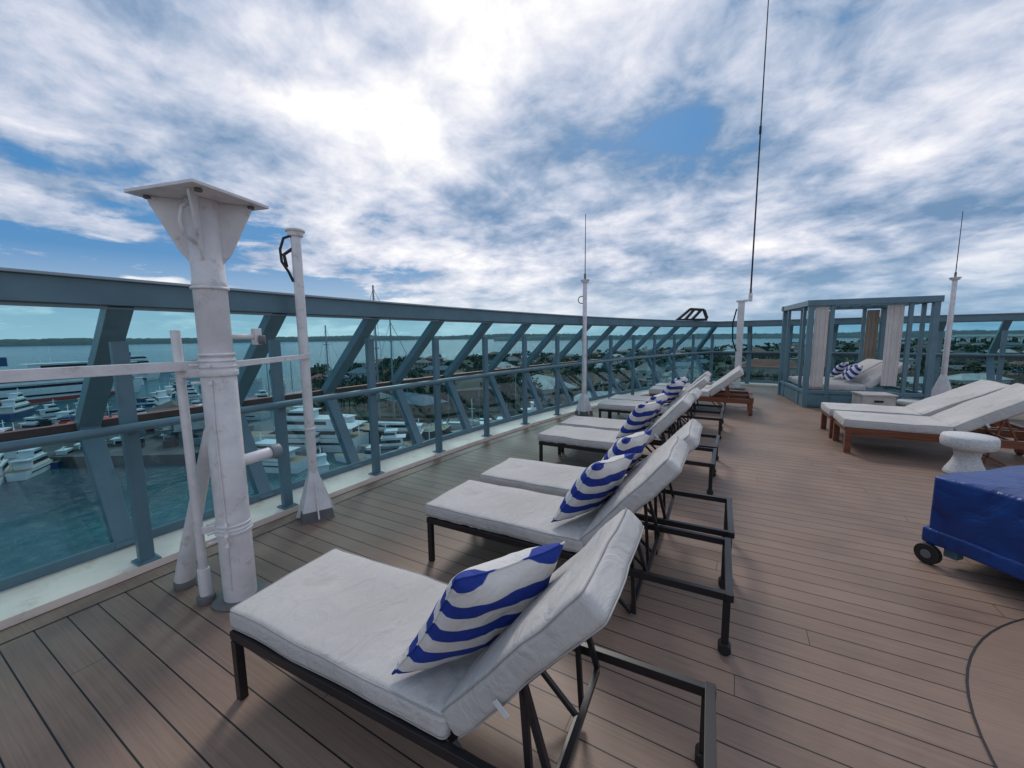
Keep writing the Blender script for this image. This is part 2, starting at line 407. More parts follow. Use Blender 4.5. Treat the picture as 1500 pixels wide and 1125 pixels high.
# ------------------------------------------------------------------ sun loungers
def lounger(x, y, ang=50, seed=0, hinge=1.19, W=0.58, rz=0.0, woodf=False, Lt=1.95, backl=0.74, zt=0.325, T=0.088):
    b = B('sun_lounger')
    F = M_wood if woodf else M_frame
    ts = 0.07 if woodf else 0.034
    z0 = zt - 0.022
    rh = 0.09 if woodf else 0.038
    if woodf: T = .11
    y0, y1 = (0.02, W - 0.02) if woodf else (0.0, W + .01)
    for yy in (y0, y1):
        b.beam((0.03, yy, z0 - (rh - .04) / 2), (Lt, yy, z0 - (rh - .04) / 2), ts * .8, rh, F)
        b.beam((0.055, yy, 0), (0.055, yy, z0 - 0.02), ts, ts, F)
        b.beam((Lt - 0.03, yy, 0.03), (Lt - 0.03, yy, z0 - 0.02), ts, ts, F)
        b.tube([(Lt - 0.03, yy - .028, 0.030), (Lt - 0.03, yy + 0.028, 0.030)], 0.030, M_black, n=14)
    b.beam((0.05, y0 + .018, z0 - .002), (0.05, y1 - 0.018, z0 - .002), ts * .8, rh * .9, F)
    b.beam((Lt - 0.02, y0 - .02, z0 + .003), (Lt - 0.02, y1 + .02, z0 + .003), ts, rh, F)
    for k in range(7):
        xx = 0.18 + k * (hinge - 0.25) / 6
        b.beam((xx, y0 + .015, z0 + 0.012), (xx, y1 - 0.015, z0 + 0.012), 0.05, 0.012, F)
    ca, sa = math.cos(R(ang)), math.sin(R(ang))
    hp = Vector((hinge - 0.02, 0, zt - 0.02)); dr = Vector((ca, 0, sa)); nb_ = Vector((-sa, 0, ca))
    for yy in (0.045, W - 0.045):
        b.beam(hp + Vector((0, yy, 0)), hp + dr * (backl) + Vector((0, yy, 0)), 0.03, 0.03, F, up=(0, 1, 0))
        top = hp + dr * backl * 0.55 + Vector((0, yy, 0))
        b.beam(top, (Lt - 0.42, yy, z0 - 0.02), 0.02, 0.02, F)
        b.beam(top, (hinge + .28, yy, 0.03), 0.02, 0.02, F)
        b.beam((hinge - .02, yy, z0 - 0.01), (Lt - 0.50, yy, 0.03), 0.02, 0.02, F)
    b.beam((Lt - 0.42, .05, z0 - 0.02), (Lt - 0.42, W - .05, z0 - 0.02), 0.022, 0.022, F)
    b.beam((Lt - 0.50, .05, 0.035), (Lt - 0.50, W - .05, 0.035), 0.022, 0.022, F)
    for k in range(6):
        c0 = hp + dr * (0.08 + k * (backl - .1) / 5)
        b.beam(c0 + Vector((0, .06, 0)), c0 + Vector((0, W - .06, 0)), 0.05 if k < 5 else .03, 0.012, F, up=nb_)
    sl = hinge - 0.005
    M1 = Matrix.Translation((sl / 2, W / 2, zt + T / 2))
    b.rbox(sl, W, T, 0.026, M_cush, M1, puff=0.008, amp=0.009, seed=seed, pipe=M_pipe, nx=26, ny=14)
    rot = Matrix((dr, Vector((0, 1, 0)), nb_)).transposed().to_4x4()
    cpos = Vector((hinge + 0.012, W / 2, zt)) + dr * (backl / 2 + 0.02) + nb_ * (T / 2 + 0.0)
    b.rbox(backl, W - 0.01, T + .012, 0.026, M_cush, Matrix.Translation(cpos) @ rot, puff=0.012, amp=0.014, seed=seed + 5.3, pipe=M_pipe, nx=18, ny=14)
    for yy in (-0.008, W + 0.008):
        b.beam(Vector((hinge, yy, zt)) + dr * .30 + nb_ * .02, Vector((hinge, yy, zt)) + dr * .30 - nb_ * 0.035, 0.003, 0.022, M_strap, up=dr)
    o = b.obj(bevel=0.003, loc=(x, y, 0), rz=rz); return o

def pillow(loc, yaw, tilt, w=0.54, h=0.49, T=0.18, seed=0, spin=0.0, pull=0.0):
    b = B('striped_pillow'); n = 28; vs = []; fs = []
    for sg in (1, -1):
        for i in range(n + 1):
            for j in range(n + 1):
                u = -1 + 2 * i / n; v = -1 + 2 * j / n
                u = math.sin(u * math.pi / 2) * .5 + u * .5; v = math.sin(v * math.pi / 2) * .5 + v * .5
                x = w / 2 * u * (1 - .10 * (1 - v * v)); y = h / 2 * v * (1 - .10 * (1 - u * u))
                e = max(0, (1 - u * u) * (1 - v * v))
                x += pull * (v + 1) / 2 * (1 - u) / 2
                z = sg * T / 2 * e ** .42
                wr = noise.noise(Vector((x * 7 + seed, y * 7, sg * 2))) * .018 + noise.noise(Vector((x * 20 + seed, y * 20, sg * 2))) * .008
                z += wr * (e ** .3); vs.append((x, y, z + .006 * noise.noise(Vector((x * 8, y * 8, seed)))))
    m_ = (n + 1) ** 2
    for s_ in (0, 1):
        for i in range(n):
            for j in range(n):
                a = s_ * m_ + i * (n + 1) + j; q = (a, a + n + 1, a + n + 2, a + 1); fs.append(q if s_ == 0 else q[::-1])
    b.add(vs, fs, M_stripe, True)
    seq = [(i, 0) for i in range(n)] + [(n, j) for j in range(n)] + [(i, n) for i in range(n, 0, -1)] + [(0, j) for j in range(n, 0, -1)]
    b.tube([vs[i * (n + 1) + j] for i, j in seq], 0.004, M_stripe, n=6, closed=True)
    o = b.obj(recalc=False)
    e1 = Vector((math.cos(yaw), math.sin(yaw), 0)); nh = Vector((-math.sin(yaw), math.cos(yaw), 0))
    up = Vector((0, 0, 1)) * math.cos(tilt) - nh * math.sin(tilt)
    nn = e1.cross(up)
    Mx = Matrix((e1, up, nn)).transposed().to_4x4() @ Matrix.Rotation(spin, 4, 'Z')
    o.matrix_world = Matrix.Translation(loc) @ Mx
    return o

L0 = [(-1.92, 0.79, 50, 3.0), (-1.90, 2.05, 50, 1.8), (-1.90, 2.75, 47, 2.0), (-2.08, 4.28, 48, .2), (-2.08, 4.98, 46, -.4), (-2.08, 6.70, 45, .5), (-2.08, 7.38, 47, 0), (-1.62, 8.9, 40, .4), (-1.62, 9.6, 40, 0)]
for k, (x, y, a, rz_) in enumerate(L0):
    lounger(x, y, a, seed=k * 3.7, rz=R(rz_), woodf=(k >= 7))
for k, dy in [(0, 0), (1, 0.04), (2, 0.02), (3, .03), (4, 0), (5, 0), (6, 0)]:
    x, y, a, _ = L0[k]
    if k == 0: pillow(Vector((x + 1.17, y + .285, 0.645)), R(61), R(29), seed=0, spin=R(-2), h=.50, w=.56, pull=.13, T=.19)
    else: pillow(Vector((x + 1.15, y + .29 + dy, 0.64)), R(66 + (k * 13 % 9)), R(31), seed=k * 2.1, spin=R((k * 29 % 9) - 6), w=.52, h=.48, pull=.08)
b = B('folded_towel')
b.rbox(0.22, 0.18, 0.06, 0.028, M_towel, Matrix.Translation((-0.54, 1.37, 0.60)) @ Euler((0, R(-50), 0)).to_matrix().to_4x4(), puff=.01, amp=.01, nx=6, ny=6)
b.obj()

lounger(1.30, 6.68, 33, seed=31, hinge=1.05, W=0.72, woodf=True, Lt=2.0, backl=0.92, zt=.34)
lounger(1.28, 7.52, 30, seed=36, hinge=1.05, W=0.72, woodf=True, Lt=2.0, backl=0.92, zt=.34)
lounger(4.0, 10.2, 40, seed=41, hinge=0.75, W=0.72, woodf=True, Lt=1.8, backl=0.9, zt=.46)

def side_table(x, y, s=1.0, hh=.45):
    b = B('side_table')
    p = [(0.02, 0), (.195, 0), (.205, .015), (.19, .05), (.14, .14), (.115, .21), (.125, .27), (.16, .30), (.235, .315), (.25, .335), (.255, .38), (.25, .43), (.235, .45), (.02, .452)]
    b.lathe([(r * s, z * hh / .45) for r, z in p], (x, y, 0), M_conc, n=40); return b.obj()
side_table(2.30, 6.22, .88, .45)
side_table(2.95, 10.2, .8, .30)
b = B('planter_box')
b.box((0, 0, .20), (.50, .46, .40), M_box); b.box((0, 0, .415), (.54, .50, .03), M_box); b.box((0, -.234, .30), (.14, .01, .04), M_black)
for sx in (-.2, .2): b.box((sx, 0, .008), (.06, .4, .016), M_black)
b.obj(bevel=.01, loc=(2.35, 10.0, 0), rz=R(8))

# blue covered cart
b = B('covered_cart')
b.rbox(1.35, 1.25, .48, .022, M_cover, Matrix.Translation((.675, .625 - 1.25, .38)), puff=.02, amp=.016, nx=30, ny=26, seed=9)
b.rbox(1.38, 1.28, .10, .02, M_cover, Matrix.Translation((.675, .625 - 1.25, .19)), amp=.020, nx=30, ny=26, seed=12)
for (cx_, cy_) in ((.10, -.10), (1.25, -.10), (.10, -1.15), (1.25, -1.15)):
    b.box((cx_, cy_, .12), (.07, .07, .12), M_steel)
b.box((.675, -.1, .11), (1.2, .05, .05), M_steel); b.box((.675, -1.15, .11), (1.2, .05, .05), M_steel)
for (cx_, cy_) in ((-.02, -.03), (1.37, -.03), (-.02, -1.2), (1.37, -1.2)):
    b.tube([(cx_ - .022, cy_, .07), (cx_ + .022, cy_, .07)], .07, M_black, n=24); b.tube([(cx_ - .027, cy_, .07), (cx_ + .027, cy_, .07)], .03, M_foot, n=16)
b.obj(bevel=.004, loc=(1.22, 3.70, 0), rz=R(43))

# ------------------------------------------------------------------ cabana
CL = (1.30, 10.45, 0)
def cabana():
    root = bpy.data.objects.new('cabana_daybed', None); scene.collection.objects.link(root)
    root.location = CL; root.rotation_euler = (0, 0, R(8))
    W, D, H = 2.10, 2.10, 2.26
    b = B('frame'); p = .10
    for x in (p / 2, W - p / 2):
        for y in (p / 2, D - p / 2): b.box((x, y, H / 2 - .05), (p, p, H - .1), M_steel)
    for x in (.42, W - .42):
        for y in (.045, D - .045): b.box((x, y, H / 2 - .05), (.07, .06, H - .1), M_steel)
    for x in (.045, W - .045):
        for y in (.45, D - .45): b.box((x, y, H / 2 - .05), (.06, .07, H - .1), M_steel)
    for y in (.045, D - .045): b.box((W / 2, y, H - .04), (W + .06, .12, .12), M_steel); b.box((W / 2, y, .34), (W - .2, .07, .07), M_steel)
    for x in (.045, W - .045): b.box((x, D / 2, H - .04), (.12, D - .16, .115), M_steel); b.box((x, D / 2, .34), (.07, D - .2, .07), M_steel)
    for k in range(8): b.box((.25 + k * (W - .5) / 7, D / 2, H - .02), (.03, D - .2, .07), M_steel)
    b.box((W / 2, D / 2, .15), (W - .06, D - .06, .28), M_steel)
    for k in range(5): b.box((.27 + k * .39, .018, .15), (.34, .012, .2), M_steel)
    b.obj(bevel=.006, parent=root)
    b = B('mattress')
    for k in range(2):
        y0 = .18 + k * .90
        b.rbox(.98, .84, .14, .04, M_cush, Matrix.Translation((.66, y0 + .42, .36 + .07)), puff=.015, amp=.006, nx=12, ny=8, seed=k)
        rot = Euler((0, R(-36), 0)).to_matrix().to_4x4()
        b.rbox(.82, .84, .13, .04, M_cush, Matrix.Translation((1.15 + .33, y0 + .42, .44 + .25)) @ rot, puff=.015, amp=.006, nx=12, ny=8, seed=k + 4)
    b.obj(parent=root)
    b = B('curtains')
    def curt(x, y, w, z0, z1, mat, along_x=True):
        n = 40; vs = []
        for i in range(n + 1):
            s_ = i / n * w; o = .022 * math.sin(i * 1.3) + .01 * math.sin(i * .5)
            for z in (z0, (z0 + z1) / 2, z1):
                k = 1.0 if z != z0 else .95
                vs.append((x + s_ * k, y + o, z) if along_x else (x + o, y + s_ * k, z))
        b.add(vs, [(i * 3 + j, i * 3 + 3 + j, i * 3 + 4 + j, i * 3 + 1 + j) for i in range(n) for j in (0, 1)], mat, True)
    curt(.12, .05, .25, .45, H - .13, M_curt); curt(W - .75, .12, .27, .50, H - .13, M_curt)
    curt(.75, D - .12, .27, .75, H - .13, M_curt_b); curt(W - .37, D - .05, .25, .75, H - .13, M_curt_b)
    b.obj(parent=root, recalc=False)
    return root
cab = cabana()
Mc = Matrix.Translation(CL) @ Matrix.Rotation(R(8), 4, 'Z')
for k, (x, y) in enumerate(((.98, .42), (1.06, .82), (1.05, 1.35))):
    pillow(Mc @ Vector((x, y, .74)), R(88 - 10 * k), R(35), w=.46, h=.40, seed=20 + k)

# ------------------------------------------------------------------ big mast post
b = B('mast_support_post')
px, py = -2.64, 1.17
b.lathe([(.085, 0), (.088, .02), (.088, .48), (.088, 1.50)], (px, py, 0), M_white, n=36)
b.lathe([(.082, 1.50), (.082, 1.90), (.084, 1.905), (.084, 1.93), (.080, 1.935), (.080, 2.37)], (px, py, 0), M_white, n=36)
for z in (.46, .485, 1.44, 1.475, 1.51, 1.885):
    b.lathe([(.089, 0), (.093, .004), (.093, .012), (.089, .016)], (px, py, z), M_white, n=36)
b.lathe([(.10, 1.395), (.10, 1.425)], (px, py, 0), M_white, n=36); b.lathe([(.098, .44), (.098, .458)], (px, py, 0), M_white, n=36)
b.lathe([(.15, 0.0), (.15, .012), (.09, .014)], (px, py, 0), M_foot, n=36)
Mp = Matrix.Translation((px, py, -.07)) @ Matrix.Rotation(R(14), 4, 'Z')
b.box((0, 0, 2.45), (.48, .44, .018), M_white, M=Mp)
for k in range(4):
    Mk = Mp @ Matrix.Rotation(R(90 * k + 40), 4, 'Z')
    r1 = .235
    b.add([(.075, -.006, 2.441), (r1, -.006, 2.441), (r1, -.006, 2.41), (.12, -.006, 2.16), (.075, -.006, 2.10), (.075, .006, 2.441), (r1, .006, 2.441), (r1, .006, 2.41), (.12, .006, 2.16), (.075, .006, 2.10)],
          [(0, 1, 2, 3, 4), (9, 8, 7, 6, 5), (0, 5, 6, 1), (1, 6, 7, 2), (2, 7, 8, 3), (3, 8, 9, 4), (4, 9, 5, 0)], M_white, M=Mk)
for sx, sy in ((-.18, -.15), (.18, -.15), (.18, .15), (-.18, .15)):
    b.tube([Mp @ Vector((sx, sy, 2.439)), Mp @ Vector((sx, sy, 2.425))], .018, M_foot, n=12)
sh = [Vector((px + .05, py - .075, 2.34)), Vector((px + .06, py - .12, 2.30)), Vector((px + .065, py - .135, 2.23)), Vector((px + .06, py - .12, 2.16)), Vector((px + .05, py - .075, 2.13))]
b.tube(sh, .010, M_white, n=8)
tp = (px - .13, py - .13)
b.tube([(tp[0], tp[1], .02), (tp[0], tp[1], .22)], .032, M_white); b.tube([(tp[0], tp[1], .20), (tp[0] - .02, tp[1], 1.66)], .024, M_white)
b.tube([(tp[0], tp[1], 0), (tp[0], tp[1], .05)], .05, M_foot)
for z in (.46, 1.41):
    b.beam((tp[0], tp[1], z), (px, py, z), .02, .045, M_white)
    b.tube([(px - .10, py - .10, z), (px - .14, py - .03, z)], .012, M_white)
for dz in (.40, .46, .52, 1.36, 1.46):
    b.tube([(px + .06, py - .07, dz), (px + .12, py - .10, dz)], .010, M_white, n=8)
    b.tube([(px - .02, py - .08, dz), (px - .03, py - .13, dz)], .009, M_white, n=8)
b.tube([(px - .44, py - .12, 0), (px - .44, py - .12, .05)], [.060, .058], M_foot, n=20)
b.tube([(px - .44, py - .12, .05), (px - .38, py - .10, .28), (px - .12, py - .02, 1.05), (px - .05, py, 1.15)], [.056, .046, .036, .034], M_white, n=20)
b.tube([(px + .02, py + .06, .86), (px + .02, py + .24, .87)], .035, M_white, n=16); b.tube([(px + .02, py + .24, .87), (px + .02, py + .30, .87)], .045, M_hullg, n=16)
b.tube([(px + .02, py + .06, 1.62), (px + .02, py + .20, 1.62)], .016, M_white, n=10); b.box((px + .02, py + .22, 1.62), (.05, .04, .10), M_white); b.tube([(px + .04, py + .22, 1.60), (px + .06, py + .25, 1.60)], .028, M_foot, n=14)
b.beam((px - .11, py - .05, 1.455), (px - .25, py - 3.0, 1.455), .03, .055, M_white)
b.beam((px + .0, py + .08, 1.455), (-3.22, 2.13, 1.455), .025, .038, M_white)
b.tube([(px + .055, py - .072, .10), (px + .062, py - .070, .60), (px + .060, py - .074, 1.1), (px + .064, py - .070, 1.38)], .006, M_white, n=6)
b.obj(bevel=.003)

def radio_mast(x, y, zt, r, base=.2, wh=None, rt=None, hb=.42):
    b = B('radio_mast')
    b.tube([(x, y, .05), (x, y, zt)], [r, rt or r], M_white, n=16)
    b.lathe([(base, 0.0), (base * .97, .012), (base * .88, .09)], (x, y, 0), M_foot, n=4, smooth=False, ph=R(20))
    b.lathe([(base * .88, .09), (r * 1.3, hb), (r * 1.1, hb + .02)], (x, y, 0), M_white, n=4, smooth=False, ph=R(20))
    for k in range(4):
        an = R(20 + 90 * k + 45); b.beam((x + math.cos(an) * base * .72, y + math.sin(an) * base * .72, .02), (x + math.cos(an) * r, y + math.sin(an) * r, hb * .8), .012, .05, M_white)
    b.lathe([(r * 1.0, zt - .05), (r * 1.5, zt - .045), (r * 1.5, zt - .01), (r * 1.9, zt - .008), (r * 1.9, zt + .008)], (x, y, 0), M_white, n=20)
    if wh:
        b.tube([(x, y, zt), (x, y, zt + .12)], .02, M_foot, n=10); b.tube([(x, y, zt + .1), (x, y, wh)], [.009, .006], M_black, n=8)
    return b
b = radio_mast(-3.26, 2.11, 2.50, .040, base=.19)
b.tube([(-3.24, 2.10, 2.47), (-3.30, 2.03, 2.43), (-3.325, 2.01, 2.34), (-3.315, 2.01, 2.24), (-3.28, 2.04, 2.16), (-3.27, 2.07, 2.08)], .011, M_black, n=8)
b.tube([(-3.26, 2.09, 2.36), (-3.31, 2.03, 2.30), (-3.30, 2.04, 2.2)], .014, M_black, n=8)
for z in (1.44, .8): b.lathe([(.042, 0), (.047, .003), (.047, .02), (.042, .023)], (-3.26, 2.11, z), M_white)
b.obj(bevel=.002)
b = radio_mast(-2.64, 7.62, 2.68, .048, base=.19, wh=3.92, rt=.040)
b.tube([(-2.70 + .07 * math.cos(q), 7.60, 2.30 + .07 * math.sin(q)) for q in np.linspace(0, 6.28, 16)], .009, M_black, n=6)
b.obj(bevel=.002)
b = radio_mast(4.18, 12.75, 2.78, .055, base=.30, wh=4.20, rt=.045, hb=.6)
b.obj(bevel=.002)
b = B('whip_antenna')
b.box((.07, 13.2, 1.25), (.17, .17, 2.5), M_white); b.box((.07, 13.2, 2.52), (.26, .22, .04), M_white); b.box((.22, 13.15, 2.53), (.22, .10, .05), M_white)
b.box((.07, 13.2, .02), (.4, .4, .04), M_foot)
b.tube([(.28, 13.15, 2.5), (.28, 13.15, 2.72)], .05, M_white); b.tube([(.28, 13.15, 2.7), (.28, 13.15, 2.85)], .03, M_foot)
b.tube([(.28, 13.15, 2.8), (.29, 13.15, 7.0), (.30, 13.15, 12.5)], [.022, .017, .010], M_black, n=8)
b.tube([(.285, 13.15, 6.9), (.285, 13.15, 7.1)], .03, M_black, n=8)
b.tube([(-.04, 13.1, 2.3), (-.12, 13.05, 1.9), (-.10, 13.05, 1.4), (.0, 13.1, 1.1)], .02, M_black, n=8)
b.obj(bevel=.004)
b = B('davit_frame')
o0 = Vector((-1.35, 12.7, 2.0))
P_ = lambda a, z: o0 + Vector((a * .87, a * .49 * 0.9, z))
for q0, q1 in (((-.25, 0), (.15, .33)), ((.15, .33), (.55, .30)), ((.55, .30), (.65, .05)), ((.0, .02), (.25, .30)), ((.2, .02), (.45, .28)), ((-.25, .02), (.65, .02))):
    b.beam(P_(*q0), P_(*q1), .07, .07, M_black)
b.obj()

# ------------------------------------------------------------------ water / land
SEA = -26.4
b = B('sea_water')
b.add([(-9000, -3000, SEA), (9000, -3000, SEA), (9000, 12000, SEA), (-9000, 12000, SEA)], [(0, 1, 2, 3)], M_water); b.obj(recalc=False)
land = [(-118, 84), (-96, 100), (-75, 118), (-50, 132), (-10, 120), (60, 110), (300, 100), (1500, 150), (2600, 900), (1500, 2200), (450, 1700), (100, 1100), (-90, 620), (-250, 420), (-330, 330), (-300, 200), (-190, 120)]
def inpoly(x, y, P):
    c = False; j = len(P) - 1
    for i in range(len(P)):
        if (P[i][1] > y) != (P[j][1] > y) and x < (P[j][0] - P[i][0]) * (y - P[i][1]) / (P[j][1] - P[i][1]) + P[i][0]: c = not c
        j = i
    return c
def slab(name, P, z, mat):
    b = B(name); n = len(P)
    b.add([(x, y, z) for x, y in P] + [(x, y, SEA - 2) for x, y in P], [tuple(range(n))] + [(i, (i + 1) % n, (i + 1) % n + n, i + n) for i in range(n)], mat); return b.obj()
slab('coastal_land', land, SEA + 1.5, M_land)
wharf = [(-108, 40), (-106, 52), (-150, 66), (-205, 60), (-205, 30), (-138, 22)]
slab('harbour_wharf', wharf, SEA + 2.2, M_wharf)
for pr in ([(-118, 84), (-116, 88), (-66, 74), (-67, 70)], [(-75, 116), (-71, 118), (-40, 84), (-43, 82)], [(-30, 126), (-26, 126), (-20, 92), (-24, 92)]):
    slab('pier', pr, SEA + 1.3, M_wharf)

def building(x, y, w, d, h, rz, wall, roof, gable=True, zb=SEA + 1.5):
    b = B('harbour_building')
    b.box((0, 0, h / 2), (w, d, h), wall)
    fl = max(1, int(h / 3.2))
    for k in range(fl):
        z = 1.7 + k * 3.2
        nx = max(2, int(w / 3.4)); ny = max(1, int(d / 3.6))
        for i in range(nx):
            xx = -w / 2 + w * (i + .5) / nx
            for s_ in (-1, 1): b.box((xx, s_ * (d / 2 + .03), z), (1.4, .08, 1.3), M_win)
        for i in range(ny):
            yy = -d / 2 + d * (i + .5) / ny
            for s_ in (-1, 1): b.box((s_ * (w / 2 + .03), yy, z), (.08, 1.4, 1.3), M_win)
    e = .8
    if gable:
        rh = d * .28; hi = w * .22
        vs = [(-w / 2 - e, -d / 2 - e, h), (w / 2 + e, -d / 2 - e, h), (w / 2 + e, d / 2 + e, h), (-w / 2 - e, d / 2 + e, h), (-w / 2 + hi, 0, h + rh), (w / 2 - hi, 0, h + rh)]
        vs = [(a, c, z + .02) for a, c, z in vs]
        b.add(vs, [(0, 1, 5, 4), (2, 3, 4, 5), (1, 2, 5), (3, 0, 4), (0, 3, 2, 1)], roof)
    else:
        b.box((0, 0, h + .25), (w + .5, d + .5, .5), roof)
        b.box((w * .2, 0, h + 1.2), (w * .2, d * .3, 1.4), wall)
    b.obj(loc=(x, y, zb), rz=rz)
building(-104, 142, 44, 18, 6, R(-38), M_walls[3], M_roofs[1])
building(-70, 152, 26, 14, 6, R(-38), M_walls[0], M_roofs[3])
building(16, 250, 30, 14, 9, R(5), M_walls[1], M_roofs[0])
building(-20, 215, 22, 12, 6, R(15), M_walls[0], M_roofs[2])
building(-126, 50, 18, 9, 3.6, R(-20), M_walls[2], M_roofs[2], zb=SEA + 2.2)
building(-152, 54, 20, 10, 4.0, R(-18), M_walls[2], M_roofs[1], zb=SEA + 2.2)
b = B('wharf_cargo')
for k in range(46):
    x, y = random.uniform(-196, -112), random.uniform(32, 60)
    if not inpoly(x, y, wharf): continue
    m_ = random.choice([M_hullb, M_hullg, M_walls[2], M_walls[0], M_black, M_hullr, M_roofs[4], M_black])
    l = random.choice((3, 4.2, 6, 9)); b.box((x, y, SEA + 2.25 + .9), (l, 2.2, 1.8), m_, rot=(0, 0, R(random.uniform(-30, 10)))); b.box((x + .3, y, SEA + 2.25 + 2.0), (l * .5, 2.0, .5), M_win if l < 5 else m_, rot=(0, 0, R(-20)))
b.obj()
placed = []
cnt = 0; tries = 0
while cnt < 160 and tries < 8000:
    tries += 1
    t_ = random.uniform(135, 680); u = random.uniform(430, 1600); a = (u - 750) / 580
    x, y = (.87 * a - .492) * t_, (.492 * a + .87) * t_
    if not inpoly(x, y, land): continue
    if any((x - p[0]) ** 2 + (y - p[1]) ** 2 < 21 ** 2 for p in placed): continue
    if (x + 100) ** 2 + (y - 142) ** 2 < 900 or (x - 16) ** 2 + (y - 250) ** 2 < 900: continue
    placed.append((x, y)); cnt += 1
    building(x, y, random.uniform(9, 24), random.uniform(7, 12), random.choice((3.3, 3.6, 4, 6.5, 7)), R(random.uniform(-40, 40)), random.choice(M_walls), random.choice(M_roofs), random.random() < .8)

def trees():
    pos = []
    tries = 0
    while len(pos) < 1600 and tries < 30000:
        tries += 1
        t_ = 118 + 1000 * random.random() ** 1.5; u = random.uniform(380, 1700); a = (u - 750) / 580
        x, y = (.87 * a - .492) * t_, (.492 * a + .87) * t_
        if not inpoly(x, y, land): continue
        if any((x - p[0]) ** 2 + (y - p[1]) ** 2 < 11 ** 2 for p in placed): continue
        pos.append((x, y, t_))
    quads = []
    trunk = B('tmp')
    for x, y, t_ in pos:
        H = random.uniform(4.5, 10); n = 150 if t_ < 260 else 60; Rw = H * random.uniform(.35, .55)
        if t_ > 260: Rw *= 1.3
        nl = random.randint(5, 8); lob = np.random.normal(0, 1, (nl, 3)); lob /= np.linalg.norm(lob, axis=1)[:, None]
        lob *= np.array([Rw * .65, Rw * .65, H * .20]); lob[:, 2] += H * .66
        k = np.random.randint(0, nl, n); d = np.random.normal(0, 1, (n, 3)); d /= np.linalg.norm(d, axis=1)[:, None]
        c = lob[k] + d * (np.array([Rw * .45, Rw * .45, H * .16]) * np.random.uniform(.5, 1.05, (n, 1)))
        c += np.array([x, y, SEA + 1.5])
        s_ = (0.6 if t_ < 260 else 1.15) * np.random.uniform(.6, 1.3, (n, 1))
        e1 = np.random.normal(0, 1, (n, 3)); e1 /= np.linalg.norm(e1, axis=1)[:, None]
        e2 = np.cross(e1, np.random.normal(0, 1, (n, 3))); e2 /= np.linalg.norm(e2, axis=1)[:, None]
        quads.append(np.stack([c - e1 * s_, c - e2 * s_ * .7, c + e1 * s_, c + e2 * s_ * .7], 1).reshape(-1, 3))
        if t_ < 320:
            z = SEA + 1.5
            trunk.tube([(x, y, z), (x + .2, y, z + H * .4), (x, y + .2, z + H * .65)], [.3, .2, .1], M_bark, n=5)
            for q in range(3):
                an = random.uniform(0, 6.28); trunk.tube([(x + .1, y, z + H * .4), (x + math.cos(an) * Rw * .6, y + math.sin(an) * Rw * .6, z + H * .66)], [.13, .05], M_bark, n=4)
    Q = np.concatenate(quads); n = len(Q) // 4
    me = bpy.data.meshes.new('distant_trees')
    tv = np.array(trunk.v); vs = np.concatenate([Q, tv]); fs = [tuple(range(4 * i, 4 * i + 4)) for i in range(n)] + [tuple(j + 4 * n for j in f) for f in trunk.f]
    me.from_pydata(vs.tolist(), [], fs); me.materials.append(M_leaf); me.materials.append(M_bark)
    me.polygons.foreach_set('material_index', [0] * n + [1] * len(trunk.f))
    o = bpy.data.objects.new('distant_trees', me); scene.collection.objects.link(o)
trees()

def hills(name, a0, a1, dist, hmax, hmin, seed, mat=M_hill_haze, depth=600):
    b = B(name); n = 420; vs = []; fs = []
    for i in range(n + 1):
        a = a0 + (a1 - a0) * i / n; dr = Vector((math.sin(a), math.cos(a), 0))
        h = hmin + (hmax - hmin) * (.5 + .5 * noise.fractal(Vector((a * 5 + seed, 0, 0)), 1, 2, 4)) + hmin * .35 * noise.noise(Vector((a * 160, seed, 0)))
        for k, (dd, hh) in enumerate(((0, 0), (.12 * depth, .75), (.3 * depth, 1.0), (depth, .6))): vs.append(tuple(dr * (dist + dd) + Vector((0, 0, SEA - .5 + h * hh))))
    for i in range(n):
        for k in range(3): fs.append((i * 4 + k, i * 4 + 4 + k, i * 4 + 5 + k, i * 4 + 1 + k))
    b.add(vs, fs, mat, True); b.obj(recalc=False)
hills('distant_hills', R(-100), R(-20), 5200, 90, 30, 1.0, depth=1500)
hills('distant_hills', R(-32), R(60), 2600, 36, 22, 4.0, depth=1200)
b = B('causeway_bridge')
p0, p1 = Vector((395, 1180, -9)), Vector((800, 1180, -9))
b.beam(p0, p1, 14, 2.2, M_hull); b.beam(p0 + Vector((0, -7, 2)), p1 + Vector((0, -7, 2)), .5, 1.6, M_hull)
for k in range(28):
    p = p0.lerp(p1, (k + .5) / 28); b.box((p.x, p.y, (p.z + SEA) / 2 - .5), (2.2, 9, p.z - SEA - 1), M_hull)
b.obj()

